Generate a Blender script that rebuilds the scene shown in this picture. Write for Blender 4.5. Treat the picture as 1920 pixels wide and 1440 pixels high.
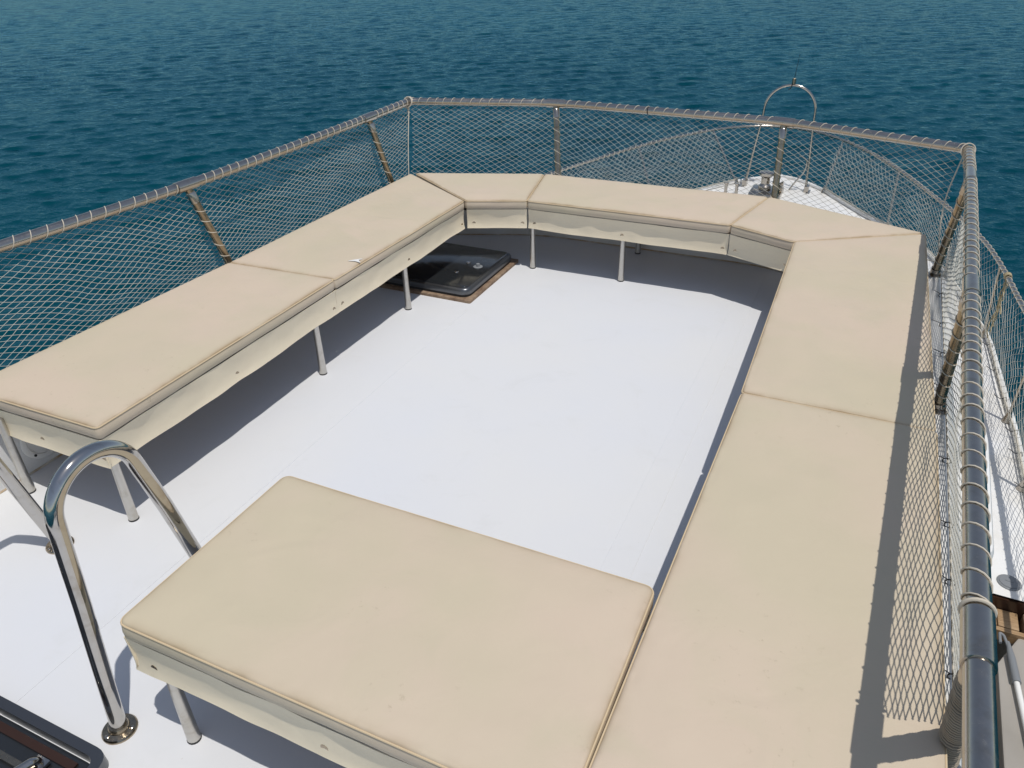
import bpy, math, random
import numpy as np
from mathutils import Vector, Matrix, noise

random.seed(7); RNG = np.random.RandomState(11)
for o in list(bpy.data.objects): bpy.data.objects.remove(o)
S = bpy.context.scene
COL = S.collection

# ------------------------------------------------------------------ camera
cam = bpy.data.cameras.new('camera'); camo = bpy.data.objects.new('camera', cam); COL.objects.link(camo)
S.camera = camo
cam.sensor_width = 36.0; cam.lens = 36.0 * 1442 / 1920; cam.clip_start = 0.05; cam.clip_end = 20000
_r = Vector((0.90754, 0.41949, -0.02012)); _u = Vector((-0.20180, 0.47759, 0.85509)); _f = Vector((-0.36831, 0.77197, -0.51809))
camo.matrix_world = Matrix(((_r.x, _u.x, -_f.x, 0), (_r.y, _u.y, -_f.y, 0), (_r.z, _u.z, -_f.z, 1.70), (0, 0, 0, 1)))

# ------------------------------------------------------------------ world, sun, exposure
KX, KY = -0.25, 0.15                      # where a metre of height throws its shadow
sund = Vector((-KX, -KY, 1)).normalized()
elev = math.asin(sund.z); azim = math.atan2(sund.x, sund.y)
W = bpy.data.worlds.new('World'); S.world = W; W.use_nodes = True
wn = W.node_tree.nodes; wl = W.node_tree.links
bg = wn['Background']; sky = wn.new('ShaderNodeTexSky'); sky.sky_type = 'NISHITA'
sky.sun_disc = False; sky.sun_elevation = elev; sky.sun_rotation = azim
sky.air_density = 1.0; sky.dust_density = 0.5; sky.ozone_density = 1.2
hs = wn.new('ShaderNodeHueSaturation'); hs.inputs['Saturation'].default_value = 0.74; wl.new(sky.outputs[0], hs.inputs['Color']); wl.new(hs.outputs[0], bg.inputs[0]); bg.inputs[1].default_value = 0.105
sun = bpy.data.lights.new('sun', 'SUN'); sun.energy = 3.1; sun.angle = math.radians(0.53); sun.color = (1.0, 0.965, 0.91)
suno = bpy.data.objects.new('sun', sun); COL.objects.link(suno)
suno.rotation_euler = (-sund).to_track_quat('-Z', 'Y').to_euler()
S.view_settings.view_transform = 'Standard'; S.view_settings.look = 'None'
S.view_settings.exposure = -0.08; S.view_settings.gamma = 1.0
S.cycles.max_bounces = 8

# ------------------------------------------------------------------ materials
def newmat(name, col, rough=0.5, metal=0.0, spec=0.5):
    m = bpy.data.materials.new(name); m.use_nodes = True
    b = m.node_tree.nodes['Principled BSDF']
    b.inputs['Base Color'].default_value = (*col, 1); b.inputs['Roughness'].default_value = rough
    b.inputs['Metallic'].default_value = metal; b.inputs['Specular IOR Level'].default_value = spec
    return m, m.node_tree, b
def texco(nt):
    t = nt.nodes.new('ShaderNodeTexCoord'); return t.outputs['Object']
def geo(nt):
    t = nt.nodes.new('ShaderNodeNewGeometry'); return t.outputs['Position']
def noi(nt, vec, scale, detail=3, rough=0.5, dist=0.0, stretch=None):
    if stretch:
        mp = nt.nodes.new('ShaderNodeMapping'); mp.inputs['Scale'].default_value = stretch
        nt.links.new(vec, mp.inputs[0]); vec = mp.outputs[0]
    n = nt.nodes.new('ShaderNodeTexNoise'); n.inputs['Scale'].default_value = scale
    n.inputs['Detail'].default_value = detail; n.inputs['Roughness'].default_value = rough
    n.inputs['Distortion'].default_value = dist
    nt.links.new(vec, n.inputs['Vector']); return n.outputs['Fac']
def ramp(nt, fac, stops):
    r = nt.nodes.new('ShaderNodeValToRGB'); nt.links.new(fac, r.inputs[0])
    e = r.color_ramp.elements
    while len(e) < len(stops): e.new(0.5)
    for i, (p, c) in enumerate(stops):
        e[i].position = p; e[i].color = (*c, 1) if len(c) == 3 else c
    return r.outputs[0]
def mix(nt, fac, a, b, mode='MIX'):
    m = nt.nodes.new('ShaderNodeMix'); m.data_type = 'RGBA'; m.blend_type = mode
    if isinstance(fac, (int, float)): m.inputs[0].default_value = fac
    else: nt.links.new(fac, m.inputs[0])
    for i, v in ((6, a), (7, b)):
        if isinstance(v, tuple): m.inputs[i].default_value = (*v, 1)
        else: nt.links.new(v, m.inputs[i])
    return m.outputs[2]
def bump(nt, b, hs):
    prev = None
    for h, strength, dist in hs:
        n = nt.nodes.new('ShaderNodeBump'); n.inputs['Strength'].default_value = strength; n.inputs['Distance'].default_value = dist
        nt.links.new(h, n.inputs['Height'])
        if prev: nt.links.new(prev, n.inputs['Normal'])
        prev = n.outputs[0]
    nt.links.new(prev, b.inputs['Normal'])

def vinyl(name, c1, c2, c3, stain=0.5):
    m, nt, b = newmat(name, c1, 0.55, 0, 0.35)
    p = geo(nt)
    base = mix(nt, ramp(nt, noi(nt, p, 1.7, 3, 0.55), [(0.38, (0, 0, 0)), (0.62, (1, 1, 1))]), c1, c2)
    base = mix(nt, ramp(nt, noi(nt, p, 4.2, 4, 0.6, 0.6), [(0.5, (0, 0, 0)), (0.75, (0.7, 0.7, 0.7))]), base, c3)
    sp = ramp(nt, noi(nt, p, 42, 5, 0.75, 0.2), [(0.60, (0, 0, 0)), (0.70, (1, 1, 1))])
    zone = ramp(nt, noi(nt, p, 3.1, 2, 0.5), [(0.52, (0, 0, 0)), (0.64, (stain, stain, stain))])
    mm = nt.nodes.new('ShaderNodeMath'); mm.operation = 'MULTIPLY'
    nt.links.new(sp, mm.inputs[0]); nt.links.new(zone, mm.inputs[1])
    base = mix(nt, mm.outputs[0], base, (c1[0]*0.62, c1[1]*0.58, c1[2]*0.52))
    at = nt.nodes.new('ShaderNodeAttribute'); at.attribute_name = 'seam'
    dn = nt.nodes.new('ShaderNodeMath'); dn.operation = 'MULTIPLY'; nt.links.new(at.outputs['Fac'], dn.inputs[0])
    nt.links.new(ramp(nt, noi(nt, p, 6, 3, 0.6), [(0.36, (0.12,)*3), (0.62, (0.8,)*3)]), dn.inputs[1])
    base = mix(nt, dn.outputs[0], base, (0.31, 0.215, 0.115))
    nt.links.new(base, b.inputs['Base Color'])
    nt.links.new(ramp(nt, noi(nt, p, 9, 3), [(0.3, (0.46,)*3), (0.7, (0.64,)*3)]), b.inputs['Roughness'])
    v = nt.nodes.new('ShaderNodeTexVoronoi'); v.inputs['Scale'].default_value = 650; nt.links.new(p, v.inputs['Vector'])
    bump(nt, b, [(noi(nt, p, 7, 3, 0.5, 1.2), 0.35, 0.006), (noi(nt, p, 26, 3, 0.5), 0.25, 0.0016), (v.outputs[0], 0.12, 0.0006)])
    return m
M = {}
M['vinyl'] = vinyl('cushion_vinyl', (0.550, 0.476, 0.346), (0.590, 0.484, 0.372), (0.535, 0.468, 0.338))
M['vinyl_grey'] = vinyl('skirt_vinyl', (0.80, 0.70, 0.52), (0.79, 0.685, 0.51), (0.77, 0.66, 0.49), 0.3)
M['piping'] = newmat('piping_vinyl', (0.60, 0.47, 0.30), 0.6)[0]
M['thread'] = newmat('seam_thread', (0.30, 0.23, 0.14), 0.8)[0]

m, nt, b = newmat('white_gelcoat', (0.74, 0.75, 0.76), 0.42, 0, 0.4); p = geo(nt)
c = mix(nt, ramp(nt, noi(nt, p, 1.3, 3, 0.5), [(0.35, (0, 0, 0)), (0.65, (1, 1, 1))]), (0.66, 0.67, 0.695), (0.68, 0.68, 0.68))
c = mix(nt, ramp(nt, noi(nt, p, 5.0, 6, 0.7, 0.8), [(0.56, (0, 0, 0)), (0.85, (0.55,)*3)]), c, (0.60, 0.60, 0.59))
sp = ramp(nt, noi(nt, p, 55, 3, 0.6), [(0.74, (0, 0, 0)), (0.78, (0.55,)*3)])
c = mix(nt, sp, c, (0.42, 0.36, 0.29)); nt.links.new(c, b.inputs['Base Color'])
bump(nt, b, [(noi(nt, p, 3, 3, 0.5), 0.3, 0.01), (noi(nt, p, 260, 2, 0.5), 0.15, 0.0006)])
M['deck'] = m
m, nt, b = newmat('coaming_gelcoat', (0.74, 0.73, 0.70), 0.38, 0, 0.45); p = geo(nt)
c = mix(nt, ramp(nt, noi(nt, p, 3.0, 5, 0.65), [(0.4, (0, 0, 0)), (0.75, (1, 1, 1))]), (0.76, 0.755, 0.74), (0.66, 0.63, 0.57))
nt.links.new(c, b.inputs['Base Color']); M['gel'] = m
m, nt, b = newmat('sealant', (0.45, 0.38, 0.28), 0.8); p = geo(nt)
nt.links.new(ramp(nt, noi(nt, p, 14, 4), [(0.35, (0.62, 0.58, 0.50)), (0.6, (0.45, 0.32, 0.19))]), b.inputs['Base Color']); M['sealant'] = m

def steel(name, col, r0, r1, tarnish=0.35, tcol=(0.30, 0.24, 0.16)):
    m, nt, b = newmat(name, col, 0.2, 1.0); p = geo(nt)
    n1 = noi(nt, p, 22, 5, 0.65, 0.4)
    c = mix(nt, ramp(nt, n1, [(0.50, (0, 0, 0)), (0.72, (tarnish,)*3)]), col, tcol)
    nt.links.new(c, b.inputs['Base Color'])
    nt.links.new(ramp(nt, noi(nt, p, 60, 4, 0.7), [(0.3, (r0,)*3), (0.75, (r1,)*3)]), b.inputs['Roughness'])
    return m
M['steel'] = steel('stainless_steel', (0.47, 0.43, 0.38), 0.12, 0.30)
M['leg'] = steel('dull_steel', (0.60, 0.58, 0.54), 0.28, 0.5, 0.5, (0.42, 0.38, 0.31))
M['chrome'] = steel('polished_steel', (0.52, 0.50, 0.47), 0.05, 0.14, 0.45, (0.30, 0.25, 0.19))
M['bronze'] = steel('tarnished_steel', (0.37, 0.31, 0.23), 0.16, 0.36, 0.7, (0.19, 0.135, 0.075))
def cordmat(name, a, bb):
    m, nt, b = newmat(name, a, 0.85, 0, 0.2); p = geo(nt)
    nt.links.new(mix(nt, noi(nt, p, 9, 4), a, bb), b.inputs['Base Color'])
    return m
M['net'] = cordmat('net_twine', (0.60, 0.59, 0.53), (0.44, 0.42, 0.36))
M['cord'] = cordmat('lashing_cord', (0.66, 0.60, 0.50), (0.50, 0.44, 0.35))
M['ycord'] = cordmat('old_cord', (0.50, 0.42, 0.26), (0.34, 0.27, 0.16))
M['brown_cord'] = cordmat('weathered_cord', (0.40, 0.35, 0.28), (0.22, 0.17, 0.12))
M['black'] = newmat('black_plastic', (0.012, 0.012, 0.013), 0.35)[0]
M['rubber'] = newmat('rubber', (0.03, 0.03, 0.03), 0.7)[0]
M['grey'] = newmat('grey_plastic', (0.20, 0.21, 0.22), 0.5)[0]
m, nt, b = newmat('smoked_acrylic', (0.016, 0.018, 0.020), 0.12, 0, 0.8); p = geo(nt)
nt.links.new(ramp(nt, noi(nt, p, 30, 5, 0.7), [(0.35, (0.06,)*3), (0.75, (0.28,)*3)]), b.inputs['Roughness']); M['acrylic'] = m
m, nt, b = newmat('aluminium_trim', (0.15, 0.155, 0.165), 0.32, 0.9); M['alu'] = m
m, nt, b = newmat('teak', (0.36, 0.23, 0.12), 0.6); p = geo(nt)
c = ramp(nt, noi(nt, p, 6, 5, 0.6, 0.4, (3, 22, 22)), [(0.3, (0.24, 0.145, 0.07)), (0.7, (0.42, 0.28, 0.15))])
nt.links.new(c, b.inputs['Base Color']); M['teak'] = m
m, nt, b = newmat('dark_wood', (0.035, 0.017, 0.011), 0.2); M['darkwood'] = m
m, nt, b = newmat('weathered_wood', (0.20, 0.13, 0.08), 0.7); p = geo(nt)
nt.links.new(ramp(nt, noi(nt, p, 20, 5, 0.7), [(0.35, (0.13, 0.075, 0.045)), (0.7, (0.33, 0.24, 0.16))]), b.inputs['Base Color']); M['wood'] = m
m, nt, b = newmat('grey_paint', (0.36, 0.33, 0.29), 0.5); p = geo(nt)
nt.links.new(ramp(nt, noi(nt, p, 2.5, 4), [(0.3, (0.30, 0.275, 0.24)), (0.7, (0.40, 0.37, 0.33))]), b.inputs['Base Color']); M['greypaint'] = m
M['whiteplastic'] = newmat('white_plastic', (0.78, 0.77, 0.74), 0.4)[0]

m, nt, b = newmat('sea_water', (0.0, 0.05, 0.085), 0.11); p = geo(nt)
nt.nodes.remove(b); out = nt.nodes['Material Output']
df = nt.nodes.new('ShaderNodeBsdfDiffuse'); gl = nt.nodes.new('ShaderNodeBsdfGlossy'); fr = nt.nodes.new('ShaderNodeFresnel'); mx = nt.nodes.new('ShaderNodeMixShader')
fr.inputs['IOR'].default_value = 1.26; gl.inputs['Roughness'].default_value = 0.06; gl.inputs['Color'].default_value = (0.29, 0.56, 0.70, 1)
c = mix(nt, ramp(nt, noi(nt, p, 0.06, 3), [(0.35, (0, 0, 0)), (0.7, (1, 1, 1))]), (0.0003, 0.035, 0.052), (0.0005, 0.047, 0.066))
nt.links.new(c, df.inputs['Color'])
bump(nt, df, [(noi(nt, p, 1.9, 3, 0.6, 0.5, (1.0, 1.5, 1.0)), 0.85, 0.05), (noi(nt, p, 6.5, 3, 0.6, 0.4, (1.0, 1.5, 1.0)), 0.8, 0.024), (noi(nt, p, 24, 2, 0.6), 0.5, 0.005)])
nb = df.inputs['Normal'].links[0].from_socket
nt.links.new(nb, gl.inputs['Normal']); nt.links.new(nb, fr.inputs['Normal'])
nt.links.new(fr.outputs[0], mx.inputs[0]); nt.links.new(df.outputs[0], mx.inputs[1]); nt.links.new(gl.outputs[0], mx.inputs[2]); nt.links.new(mx.outputs[0], out.inputs['Surface'])
M['sea'] = m

# ------------------------------------------------------------------ mesh helpers
class MB:
    def __init__(s): s.v = []; s.f = []; s.n = 0
    def add(s, v, f):
        v = np.asarray(v, float).reshape(-1, 3); s.v.append(v)
        s.f.append([tuple(int(i) + s.n for i in q) for q in f]); s.n += len(v); return s
    def addq(s, v, f):                      # f: numpy int array
        v = np.asarray(v, float).reshape(-1, 3); s.v.append(v)
        s.f.append((np.asarray(f) + s.n).tolist()); s.n += len(v); return s
    def box(s, lo, hi, R=None, c=None):
        x0, y0, z0 = lo; x1, y1, z1 = hi
        v = np.array([(x0,y0,z0),(x1,y0,z0),(x1,y1,z0),(x0,y1,z0),(x0,y0,z1),(x1,y0,z1),(x1,y1,z1),(x0,y1,z1)], float)
        if R is not None: v = (v - c) @ R.T + c
        return s.add(v, [(0,3,2,1),(4,5,6,7),(0,1,5,4),(1,2,6,5),(2,3,7,6),(3,0,4,7)])
    def prism(s, poly, z0, z1, bev=0.0):
        P = np.asarray(poly, float); n = len(P)
        rings = [(P, z0)]
        if bev > 0:
            rings += [(P, z1 - bev), (inset(P, bev * 0.3), z1 - bev * 0.3), (inset(P, bev), z1)]
        else: rings += [(P, z1)]
        v = np.concatenate([np.c_[q, np.full(n, z)] for q, z in rings])
        f = [tuple(range(n - 1, -1, -1))]
        for k in range(len(rings) - 1):
            for i in range(n):
                j = (i + 1) % n; f.append((k*n+i, k*n+j, (k+1)*n+j, (k+1)*n+i))
        f.append(tuple(range((len(rings)-1)*n, len(rings)*n)))
        return s.add(v, f)
    def tube(s, path, r, n=12, cap=True, closed=False):
        P = np.asarray(path, float); m = len(P)
        r = np.broadcast_to(np.asarray(r, float), (m,))
        if closed: T = np.roll(P, -1, 0) - np.roll(P, 1, 0)
        else: T = np.gradient(P, axis=0)
        T /= np.linalg.norm(T, axis=1)[:, None] + 1e-12
        N = np.zeros_like(P); a = np.array([0, 0, 1.0]) if abs(T[0][2]) < 0.9 else np.array([1.0, 0, 0])
        N[0] = np.cross(T[0], a); N[0] /= np.linalg.norm(N[0])
        for i in range(1, m):
            q = N[i-1] - T[i] * (N[i-1] @ T[i]); N[i] = q / (np.linalg.norm(q) + 1e-12)
        B = np.cross(T, N); th = np.arange(n) * 2 * math.pi / n
        V = P[:, None, :] + r[:, None, None] * (np.cos(th)[None, :, None] * N[:, None, :] + np.sin(th)[None, :, None] * B[:, None, :])
        i = np.arange(m if closed else m - 1)[:, None]; j = np.arange(n)[None, :]
        i2 = (i + 1) % m; j2 = (j + 1) % n
        F = np.stack([i*n+j, i*n+j2, i2*n+j2, i2*n+j], -1).reshape(-1, 4)
        base = s.n; s.addq(V, F)
        if cap and not closed:
            s.f.append([tuple(base + k for k in range(n-1, -1, -1)), tuple(base + (m-1)*n + k for k in range(n))])
        return s
    def lathe(s, prof, c, axis=(0, 0, 1), n=20):
        A = Vector(axis).normalized(); R = A.to_track_quat('Z', 'Y').to_matrix(); R = np.array(R)
        v = []
        for r, z in prof:
            for k in range(n):
                a = 2*math.pi*k/n; v.append((r*math.cos(a), r*math.sin(a), z))
        v = np.array(v) @ R.T + np.asarray(c, float); f = []
        for k in range(len(prof)-1):
            for i in range(n):
                j = (i+1) % n; f.append((k*n+i, k*n+j, (k+1)*n+j, (k+1)*n+i))
        f.append(tuple(range(n-1, -1, -1))); f.append(tuple(range((len(prof)-1)*n, len(prof)*n)))
        return s.add(v, f)
    def build(s, name, mat, parent=None, smooth=True, auto=35):
        me = bpy.data.meshes.new(name)
        me.from_pydata(np.concatenate(s.v).tolist() if s.v else [], [], [q for F in s.f for q in F])
        me.materials.append(mat); me.update()
        if smooth:
            me.polygons.foreach_set('use_smooth', [True] * len(me.polygons))
            if auto: me.set_sharp_from_angle(angle=math.radians(auto))
        o = bpy.data.objects.new(name, me); COL.objects.link(o)
        if parent:
            o.parent = parent; o.matrix_parent_inverse = Matrix.Translation(-Vector(parent.location))
        return o
def inset(P, d):
    n = len(P); area = 0.5 * np.sum(P[:,0]*np.roll(P[:,1],-1) - np.roll(P[:,0],-1)*P[:,1]); sg = 1 if area > 0 else -1
    out = []
    for i in range(n):
        a, b_, c_ = P[i-1], P[i], P[(i+1) % n]
        e1 = (b_-a)/(np.linalg.norm(b_-a)+1e-9); e2 = (c_-b_)/(np.linalg.norm(c_-b_)+1e-9)
        n1 = np.array([-e1[1], e1[0]])*sg; n2 = np.array([-e2[1], e2[0]])*sg
        q = n1+n2; q /= max(np.linalg.norm(q), 1e-6); out.append(b_ + q*d/max(0.35, q@n1))
    return np.array(out)
def rpoly(pts, r, k=5):
    P = np.asarray(pts, float); out = []; n = len(P)
    for i in range(n):
        a, b_, c_ = P[i-1], P[i], P[(i+1) % n]
        u = (a-b_)/np.linalg.norm(a-b_); w = (c_-b_)/np.linalg.norm(c_-b_)
        for t in np.linspace(0, 1, k+1):
            out.append((1-t)**2*(b_+u*r) + 2*t*(1-t)*b_ + t*t*(b_+w*r))
    return np.array(out)
def tag(o, label=None, cat=None, group=None, kind=None):
    if label: o['label'] = label
    if cat: o['category'] = cat
    if group: o['group'] = group
    if kind: o['kind'] = kind
    return o
def empty(name, loc, *a, **k):
    o = bpy.data.objects.new(name, None); o.location = loc; o.empty_display_size = 0.1; COL.objects.link(o)
    return tag(o, *a, **k)
def resample(P, step):
    P = np.asarray(P, float); d = np.r_[0, np.cumsum(np.linalg.norm(np.diff(P, axis=0), axis=1))]
    n = max(2, int(d[-1]/step)+1); s = np.linspace(0, d[-1], n)
    return np.stack([np.interp(s, d, P[:, k]) for k in range(P.shape[1])], 1)
def fillet(P, r, k=6):
    P = np.asarray(P, float); out = [P[0]]
    for i in range(1, len(P)-1):
        a, b_, c_ = P[i-1], P[i], P[i+1]
        la, lc = np.linalg.norm(a-b_), np.linalg.norm(c_-b_); rr = min(r if np.isscalar(r) else r[i], la*0.45, lc*0.45)
        u = (a-b_)/la; w = (c_-b_)/lc
        for t in np.linspace(0, 1, k+1): out.append((1-t)**2*(b_+u*rr) + 2*t*(1-t)*b_ + t*t*(b_+w*rr))
    out.append(P[-1]); return np.array(out)
def helix(mb, path, R, pitch, r, s0=0.0, s1=None, n=6, seg=14, jit=0.0, gaps=(), taper=0.0):
    """a cord wound round a tube that follows path"""
    P = resample(path, 0.01); d = np.r_[0, np.cumsum(np.linalg.norm(np.diff(P, axis=0), axis=1))]
    L = d[-1]; s1 = L if s1 is None else min(s1, L)
    T = np.gradient(P, axis=0); T /= np.linalg.norm(T, axis=1)[:, None]
    up = np.array([0, 0, 1.0]) if abs(T[0][2]) < 0.8 else np.array([1.0, 0, 0])
    ss = []; s = s0
    turns = [s0]
    while turns[-1] < s1: turns.append(turns[-1] + pitch*(1 + jit*(RNG.rand()-0.5)*2))
    th = np.arange(0, (len(turns)-1)*seg+1) / seg
    sv = np.interp(th, np.arange(len(turns)), turns)
    # slack between turns: the cord travels mostly underneath
    runs = []; cur = []
    for t_, s_ in zip(th, sv):
        if s_ > s1: break
        if any(g0 < s_ < g1 for g0, g1 in gaps):
            if len(cur) > 3: runs.append(cur)
            cur = []; continue
        k = min(int(np.searchsorted(d, s_)), len(P)-1)
        c_ = np.array([np.interp(s_, d, P[:, q]) for q in range(3)]); t = T[k]
        N = np.cross(t, up); N /= np.linalg.norm(N); B = np.cross(N, t); a = 2*math.pi*t_
        RR = R*(1 + 0.03*math.sin(5*t_))
        cur.append(c_ + RR*(math.cos(a)*N + math.sin(a)*B))
    if len(cur) > 3: runs.append(cur)
    for q in runs: mb.tube(q, r, n)
    return mb
def nz(x, y, z=0.0): return noise.noise(Vector((x, y, z)))

def net(mb, top, bot, cw, ch, r, sag=0.03, seed=0, knots=True, warp=0.4, nrm=None):
    """diamond mesh netting between two polylines (3D), real twine"""
    T = resample(top, 0.02); B = np.asarray(bot, float)
    dT = np.r_[0, np.cumsum(np.linalg.norm(np.diff(T, axis=0), axis=1))]; L = dT[-1]
    dB = np.r_[0, np.cumsum(np.linalg.norm(np.diff(B, axis=0), axis=1))]; LB = dB[-1]
    H = float(np.mean(np.linalg.norm(T[[0, -1, len(T)//2]] - np.array([B[0], B[-1], [np.interp(LB*0.5, dB, B[:, k]) for k in range(3)]]), axis=1)))
    nx = int(L/(cw/2)); ny = max(4, int(round(H/(ch/2))))
    pos = {}
    for i in range(nx+1):
        for j in range(ny+1):
            if (i+j) % 2: continue
            u = i/nx; v = j/ny
            hang = v*(1-v)*4
            du = warp*cw*(nz(u*L*1.3, v*1.5, seed+3) + 0.6*nz(u*L*4.0, v*4, seed+9))*min(1, hang*1.5) + cw*0.05*random.uniform(-1, 1)*min(1, hang*3)
            dv = (0.05*nz(u*L*0.9, v*2.0, seed+5) + 0.03*nz(u*L*3.1, v*3.0, seed+7))*hang + 0.05*random.uniform(-1, 1)*ch/H*min(1, hang*3)
            s = min(max(u*L+du, 0), L); vv = min(max(v+dv, 0), 1)
            a = np.array([np.interp(s, dT, T[:, k]) for k in range(3)])
            b_ = np.array([np.interp(s/L*LB, dB, B[:, k]) for k in range(3)])
            k = min(max(int(s/L*(len(T)-1)), 1), len(T)-2); t = T[k+1]-T[k-1]
            N = np.cross(t, b_-a); N /= np.linalg.norm(N)+1e-9
            if nrm: N *= nrm
            off = sag*hang*(0.5 + 1.1*nz(u*L*1.1, 0.3, seed+21)) + 0.012*nz(u*L*5, v*6, seed+2)*hang
            p = a + (b_-a)*vv + N*off; p[2] -= 0.012*hang
            pos[(i, j)] = p
    A = []; Bp = []
    for (i, j), p in pos.items():
        for di in (-1, 1):
            q = pos.get((i+di, j+1))
            if q is not None: A.append(p); Bp.append(q)
    A = np.array(A); Bp = np.array(Bp); D = Bp-A; D /= np.linalg.norm(D, axis=1)[:, None]
    up = np.array([0.3, 0.5, 0.81]); N1 = np.cross(D, up); N1 /= np.linalg.norm(N1, axis=1)[:, None]; N2 = np.cross(D, N1)
    n = 4; th = np.arange(n)*2*math.pi/n
    ring = r*(np.cos(th)[None, :, None]*N1[:, None, :] + np.sin(th)[None, :, None]*N2[:, None, :])
    V = np.concatenate([A[:, None, :]+ring, Bp[:, None, :]+ring], 1)      # E, 2n, 3
    E = len(A); base = (np.arange(E)*2*n)[:, None]
    F = []
    for k in range(n):
        k2 = (k+1) % n
        F.append(np.concatenate([base+k, base+k2, base+n+k2, base+n+k], 1))
    mb.addq(V, np.concatenate(F))
    if knots:
        Pk = np.array([p for (i, j), p in pos.items()]); o = np.array([(1,0,0),(-1,0,0),(0,1,0),(0,-1,0),(0,0,1),(0,0,-1)])*r*2.3
        V = Pk[:, None, :]+o[None]; b0 = (np.arange(len(Pk))*6)[:, None]
        tri = [(0,2,4),(2,1,4),(1,3,4),(3,0,4),(2,0,5),(1,2,5),(3,1,5),(0,3,5)]
        mb.addq(V, np.concatenate([np.concatenate([b0+a for a in t_], 1) for t_ in tri]))
    return mb

# ------------------------------------------------------------------ sea
SEA_Z = -2.9
def build_sea():
    az = np.concatenate([np.arange(-112, 42, 0.16), np.arange(42, 248, 3.0)])          # degrees from +y, clockwise
    rings = [3.0]
    while rings[-1] < 80: rings.append(rings[-1]*1.0042)
    while rings[-1] < 9000: rings.append(rings[-1]*1.05)
    R = np.array(rings); nA, nR = len(az), len(R)
    a = np.radians(az)[None, :]; X = R[:, None]*np.sin(a); Y = R[:, None]*np.cos(a) + 0.0
    Z = np.zeros_like(X); dr = R*0.0042; dr[R > 80] = R[R > 80]*0.05
    wd = math.atan2(0.90, -0.43) + 0.10; HS = np.zeros_like(X)
    for k in range(200):
        lam = math.exp(RNG.uniform(math.log(0.17), math.log(1.7)))
        th = wd + RNG.normal(0, 0.62); kk = 2*math.pi/lam
        amp = 0.0021*min(lam, 0.6)**1.0 * (0.6 + 0.8*RNG.rand())
        w = np.clip((lam/dr - 2.2)/2.0, 0, 1)[:, None]
        ph = kk*(X*math.cos(th)+Y*math.sin(th)) + RNG.rand()*6.283
        sn = np.sin(ph); Z += w*amp*(sn + 0.25*np.cos(2*ph))
    Zs = np.clip(Z, -0.06, 0.06)*2.4; X = X - Zs*math.cos(wd); Y = Y - Zs*math.sin(wd)      # crests lean towards the boat
    V = np.stack([X, Y, Z+SEA_Z], -1).reshape(-1, 3)
    i = np.arange(nR-1)[:, None]; j = np.arange(nA)[None, :]; j2 = (j+1) % nA
    F = np.stack([i*nA+j, (i+1)*nA+j, (i+1)*nA+j2, i*nA+j2], -1).reshape(-1, 4)
    me = bpy.data.meshes.new('sea'); me.vertices.add(len(V)); me.vertices.foreach_set('co', V.ravel())
    me.loops.add(F.size); me.loops.foreach_set('vertex_index', F.ravel().astype(np.int32))
    me.polygons.add(len(F)); me.polygons.foreach_set('loop_start', np.arange(0, F.size, 4, dtype=np.int32))
    me.update(calc_edges=True); me.polygons.foreach_set('use_smooth', [True]*len(F)); me.materials.append(M['sea'])
    me.validate(); nn_ = np.zeros(len(me.polygons)*3); me.polygons.foreach_get('normal', nn_)
    if nn_[2::3].mean() < 0: me.flip_normals()
    o = bpy.data.objects.new('sea', me); COL.objects.link(o); tag(o, kind='structure')
build_sea()

# ------------------------------------------------------------------ deck and coaming
XC = -1.13
d = MB()
xs = np.linspace(-2.56, 0.385, 60); ys = np.linspace(-0.7, 4.27, 90)
V = np.array([(x, y, 0.0) for y in ys for x in xs]); n = len(xs)
d.add(V, [(j*n+i, j*n+i+1, (j+1)*n+i+1, (j+1)*n+i) for j in range(len(ys)-1) for i in range(n-1)])
d.box((-2.6, -0.7, -0.06), (0.4, 4.3, -0.01))
tag(d.build('deck', M['deck'], auto=0), kind='structure')
# moulded joints in the deck: low raised bands
for x0, x1, y0, y1 in ((-1.835, -1.72, -0.69, 3.1), (-0.505, -0.41, -0.69, 4.1)):
    mb = MB(); mb.prism([(x0, y0), (x1, y0), (x1, y1), (x0, y1)], 0.0003, 0.0016, 0.0012)
    tag(mb.build('deck_joint', M['deck'], auto=20), kind='structure')

inner = [(0.318, -0.7), (0.318, 1.2), (0.318, 2.6), (0.318, 3.95), (-0.42, 4.235), (-1.80, 4.235), (-2.53, 3.95), (-2.56, 2.4), (-2.56, 1.02), (-2.56, -0.7)]
def sweep_profile(line, prof, name, mat, parent):
    """prof: (outward, z) list"""
    P = np.asarray(line, float); n = len(P); nr = []
    for i in range(n):
        t = P[min(i+1, n-1)]-P[max(i-1, 0)]; t /= np.linalg.norm(t); q = np.array([t[1], -t[0]])
        if i not in (0, n-1):
            e = P[i+1]-P[i]; e /= np.linalg.norm(e); q = q/max(0.5, q@np.array([e[1], -e[0]]))
        nr.append(q)
    mb = MB(); k = len(prof); V = []
    for i in range(n):
        for o_, z in prof: V.append((*(P[i]+nr[i]*o_), z))
    mb.add(V, [(i*k+j, i*k+j+1, (i+1)*k+j+1, (i+1)*k+j) for i in range(n-1) for j in range(k-1)])
    o = mb.build(name, mat, parent, auto=50); return o
boat = empty('boat', (XC, 4, SEA_Z), 'white motor boat carrying the sun deck, its pointed foredeck reaching out over the sea', 'boat')
cl = fillet([(*p, 0) for p in inner], 0.18, 6)[:, :2]
prof = [(0.0, -0.02), (0.0, 0.20), (0.006, 0.216), (0.02, 0.222), (0.075, 0.222), (0.088, 0.214), (0.10, 0.18), (0.13, 0.02), (0.17, -0.10), (0.215, -0.16), (0.215, -0.30)]
sweep_profile(cl, prof, 'coaming', M['gel'], boat)
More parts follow.
